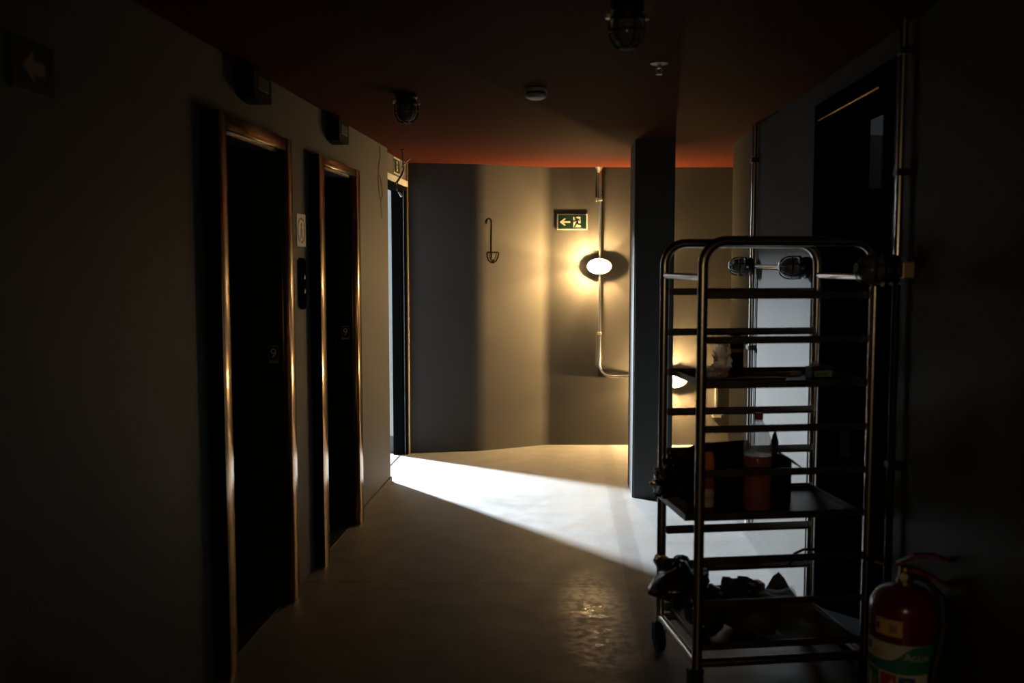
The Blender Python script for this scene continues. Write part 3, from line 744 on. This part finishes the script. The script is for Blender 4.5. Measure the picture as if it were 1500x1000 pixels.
for j in range(ny+1):
    row = []
    for i in range(nx+1):
        x = -.125+.25*i/nx; y = -.18+.38*j/ny
        z = .012 + .004*math.sin(i*1.1+j) + .11*max(0, (y+.02)/.22)**1.6*math.exp(-((x+.005)/.055)**2) + .02*max(0, y/.2)
        row.append(bm.verts.new((x+.03*max(0, -y), y, z)))
    g.append(row)
for j in range(ny):
    for i in range(nx): bm.faces.new([g[j][i], g[j][i+1], g[j+1][i+1], g[j+1][i]])
bmesh.ops.solidify(bm, geom=list(bm.faces), thickness=.0015)
obj('sheet', bm, M_card, t, True)

# thin hose with a brass end leaning out past the trolley
t = thing('thin_hose', 'thin dark hose with brass end poking out beside the extinguisher', 'hose', RKW(0, 0, 0), YAW)
bm = tube(NB(), [(.36, .07, .47), (.385, .055, .525), (.41, .035, .545), (.434, .012, .552), (.48, -.03, .560), (.54, -.10, .558), (.588, -.158, .552)], .0055, 8); obj('tube', bm, M_rubber, t, True)
bm = tube(NB(), [(.588, -.158, .552), (.622, -.190, .545)], .0085, 10); obj('brass_ferrule', bm, M_brass, t, True)

# ------------------------------------------------------------------ fire extinguisher
EX = (1.205, 2.985)
face = math.atan2(-EX[0], EX[1])        # turn so local -Y looks at the corridor
t = thing('fire_extinguisher', 'red water fire extinguisher standing against the right wall', 'fire extinguisher', (*EX, 0), -math.atan2(EX[0], EX[1]))
Rb = .100
obj('cylinder', lathe(NB(), [(.085, .0), (.090, .02), (Rb, .026), (Rb, .545), (.097, .565), (.084, .588), (.062, .604), (.036, .613), (.026, .616)], 40), M_red, t, True)
obj('base_skirt', lathe(NB(), [(.092, 0), (.1015, .003), (.1015, .020), (.098, .024)], 32), M_blackmat, t, True)
obj('valve_body', lathe(NB(), [(.024, .614), (.024, .628), (.017, .632), (.017, .668), (.012, .672)], 16), M_brass, t, True)
bm = NB(); flat(bm, [(-.022, .668), (.03, .700), (.075, .708), (.118, .696), (.122, .702), (.080, .718), (.028, .712), (-.026, .680)], -.011, .011); obj('upper_lever', bm, M_red, t)
bm = NB(); flat(bm, [(-.012, .652), (.03, .656), (.09, .634), (.112, .622), (.116, .628), (.092, .644), (.032, .668), (-.012, .664)], -.011, .011); obj('carry_handle', bm, M_red, t)
obj('gauge', lathe(NB(), [(.016, .014), (.016, .026), (.013, .030)], 16, '-Y', (-.004, -.004, .645)), M_bolt, t, True)
def patch(name, a0, a1, z0, z1, r, m, parent=t, top=None, n=12):
    bm = NB(); lo, hi, lo2, hi2 = [], [], [], []
    for i in range(n+1):
        a = a0 + (a1-a0)*i/n; x, y = math.sin(a), -math.cos(a)
        zt = top(i/n) if top else z1
        zb = z0(i/n) if callable(z0) else z0
        lo.append(bm.verts.new((x*r, y*r, zb))); hi.append(bm.verts.new((x*r, y*r, zt)))
        lo2.append(bm.verts.new((x*(Rb-.001), y*(Rb-.001), zb))); hi2.append(bm.verts.new((x*(Rb-.001), y*(Rb-.001), zt)))
    for i in range(n):
        bm.faces.new([lo[i], lo[i+1], hi[i+1], hi[i]]); bm.faces.new([lo2[i], hi2[i], hi2[i+1], lo2[i+1]])
        bm.faces.new([hi[i], hi[i+1], hi2[i+1], hi2[i]]); bm.faces.new([lo[i], lo2[i], lo2[i+1], lo[i+1]])
    bm.faces.new([lo[0], hi[0], hi2[0], lo2[0]]); bm.faces.new([lo[-1], lo2[-1], hi2[-1], hi[-1]])
    return obj(name, bm, m, parent, True)
dg = math.radians
st = patch('sticker', dg(-50), dg(-1), .478, .528, Rb+.0006, M_peach)
patch('sticker_print', dg(-38), dg(-26), .484, .520, Rb+.0010, M_yellow, st)
patch('sticker_print', dg(-22), dg(-10), .490, .514, Rb+.0010, M_greyprint, st)
patch('sticker_print', dg(-47), dg(-42), .492, .512, Rb+.0010, M_blackmat, st)
lb = patch('label', dg(-100), dg(100), .10, .455, Rb+.0005, M_labelwhite, n=32)
patch('swoosh', dg(-100), dg(100), lambda f: .378 - .012*math.sin(f*PI), 0, Rb+.0010, M_labelgreen, lb, lambda f: .400 + (.055/(1+math.exp(-(f-.50)*26))), 32)
patch('maker_mark', dg(-60), dg(-34), .412, .428, Rb+.0010, M_peach, lb)
patch('maker_mark', dg(-74), dg(-60), .418, .442, Rb+.0010, M_darkgreen, lb)
def bend_fn(a_c, zc):
    def f(co):
        a = a_c + co.x/Rb; r = Rb + .0014 + co.z
        return Vector((math.sin(a)*r, -math.cos(a)*r, zc + co.y))
    return f
text_mesh('lettering', 'A', .034, M_labelwhite, lb, (0, 0, 0), (0, 0, 0), .0002, bend_fn(dg(9), .420))
text_mesh('lettering', 'GUA', .026, M_labelwhite, lb, (0, 0, 0), (0, 0, 0), .0002, bend_fn(dg(31), .417))
g1 = patch('green_pictogram', dg(-72), dg(-40), .292, .366, Rb+.0010, M_labelgreen, lb)
patch('picture', dg(-66), dg(-58), .304, .352, Rb+.0015, M_labelwhite, g1); patch('picture', dg(-53), dg(-45), .300, .340, Rb+.0015, M_cream, g1)
g2 = patch('red_pictogram', dg(-37), dg(-9), .286, .362, Rb+.0010, M_labelred, lb)
patch('picture', dg(-33), dg(-22), .296, .322, Rb+.0015, M_cream, g2); patch('picture', dg(-19), dg(-13), .300, .345, Rb+.0015, M_peach, g2)
g3 = patch('blue_pictogram', dg(-5), dg(22), .284, .358, Rb+.0010, M_labelblue, lb)
patch('picture', dg(4), dg(16), .318, .346, Rb+.0015, M_greenprint, g3)
bm = tube(NB(), [(.012, 0, .642), (.06, -.02, .640), (.104, -.055, .60), (.112, -.062, .52), (.100, -.072, .44), (.084, -.088, .36), (.078, -.094, .28), (.086, -.088, .18), (.092, -.08, .14)], [.010, .010, .011, .011, .012, .012, .011, .011, .013], 10)
obj('hose', bm, M_rubber, t, True)
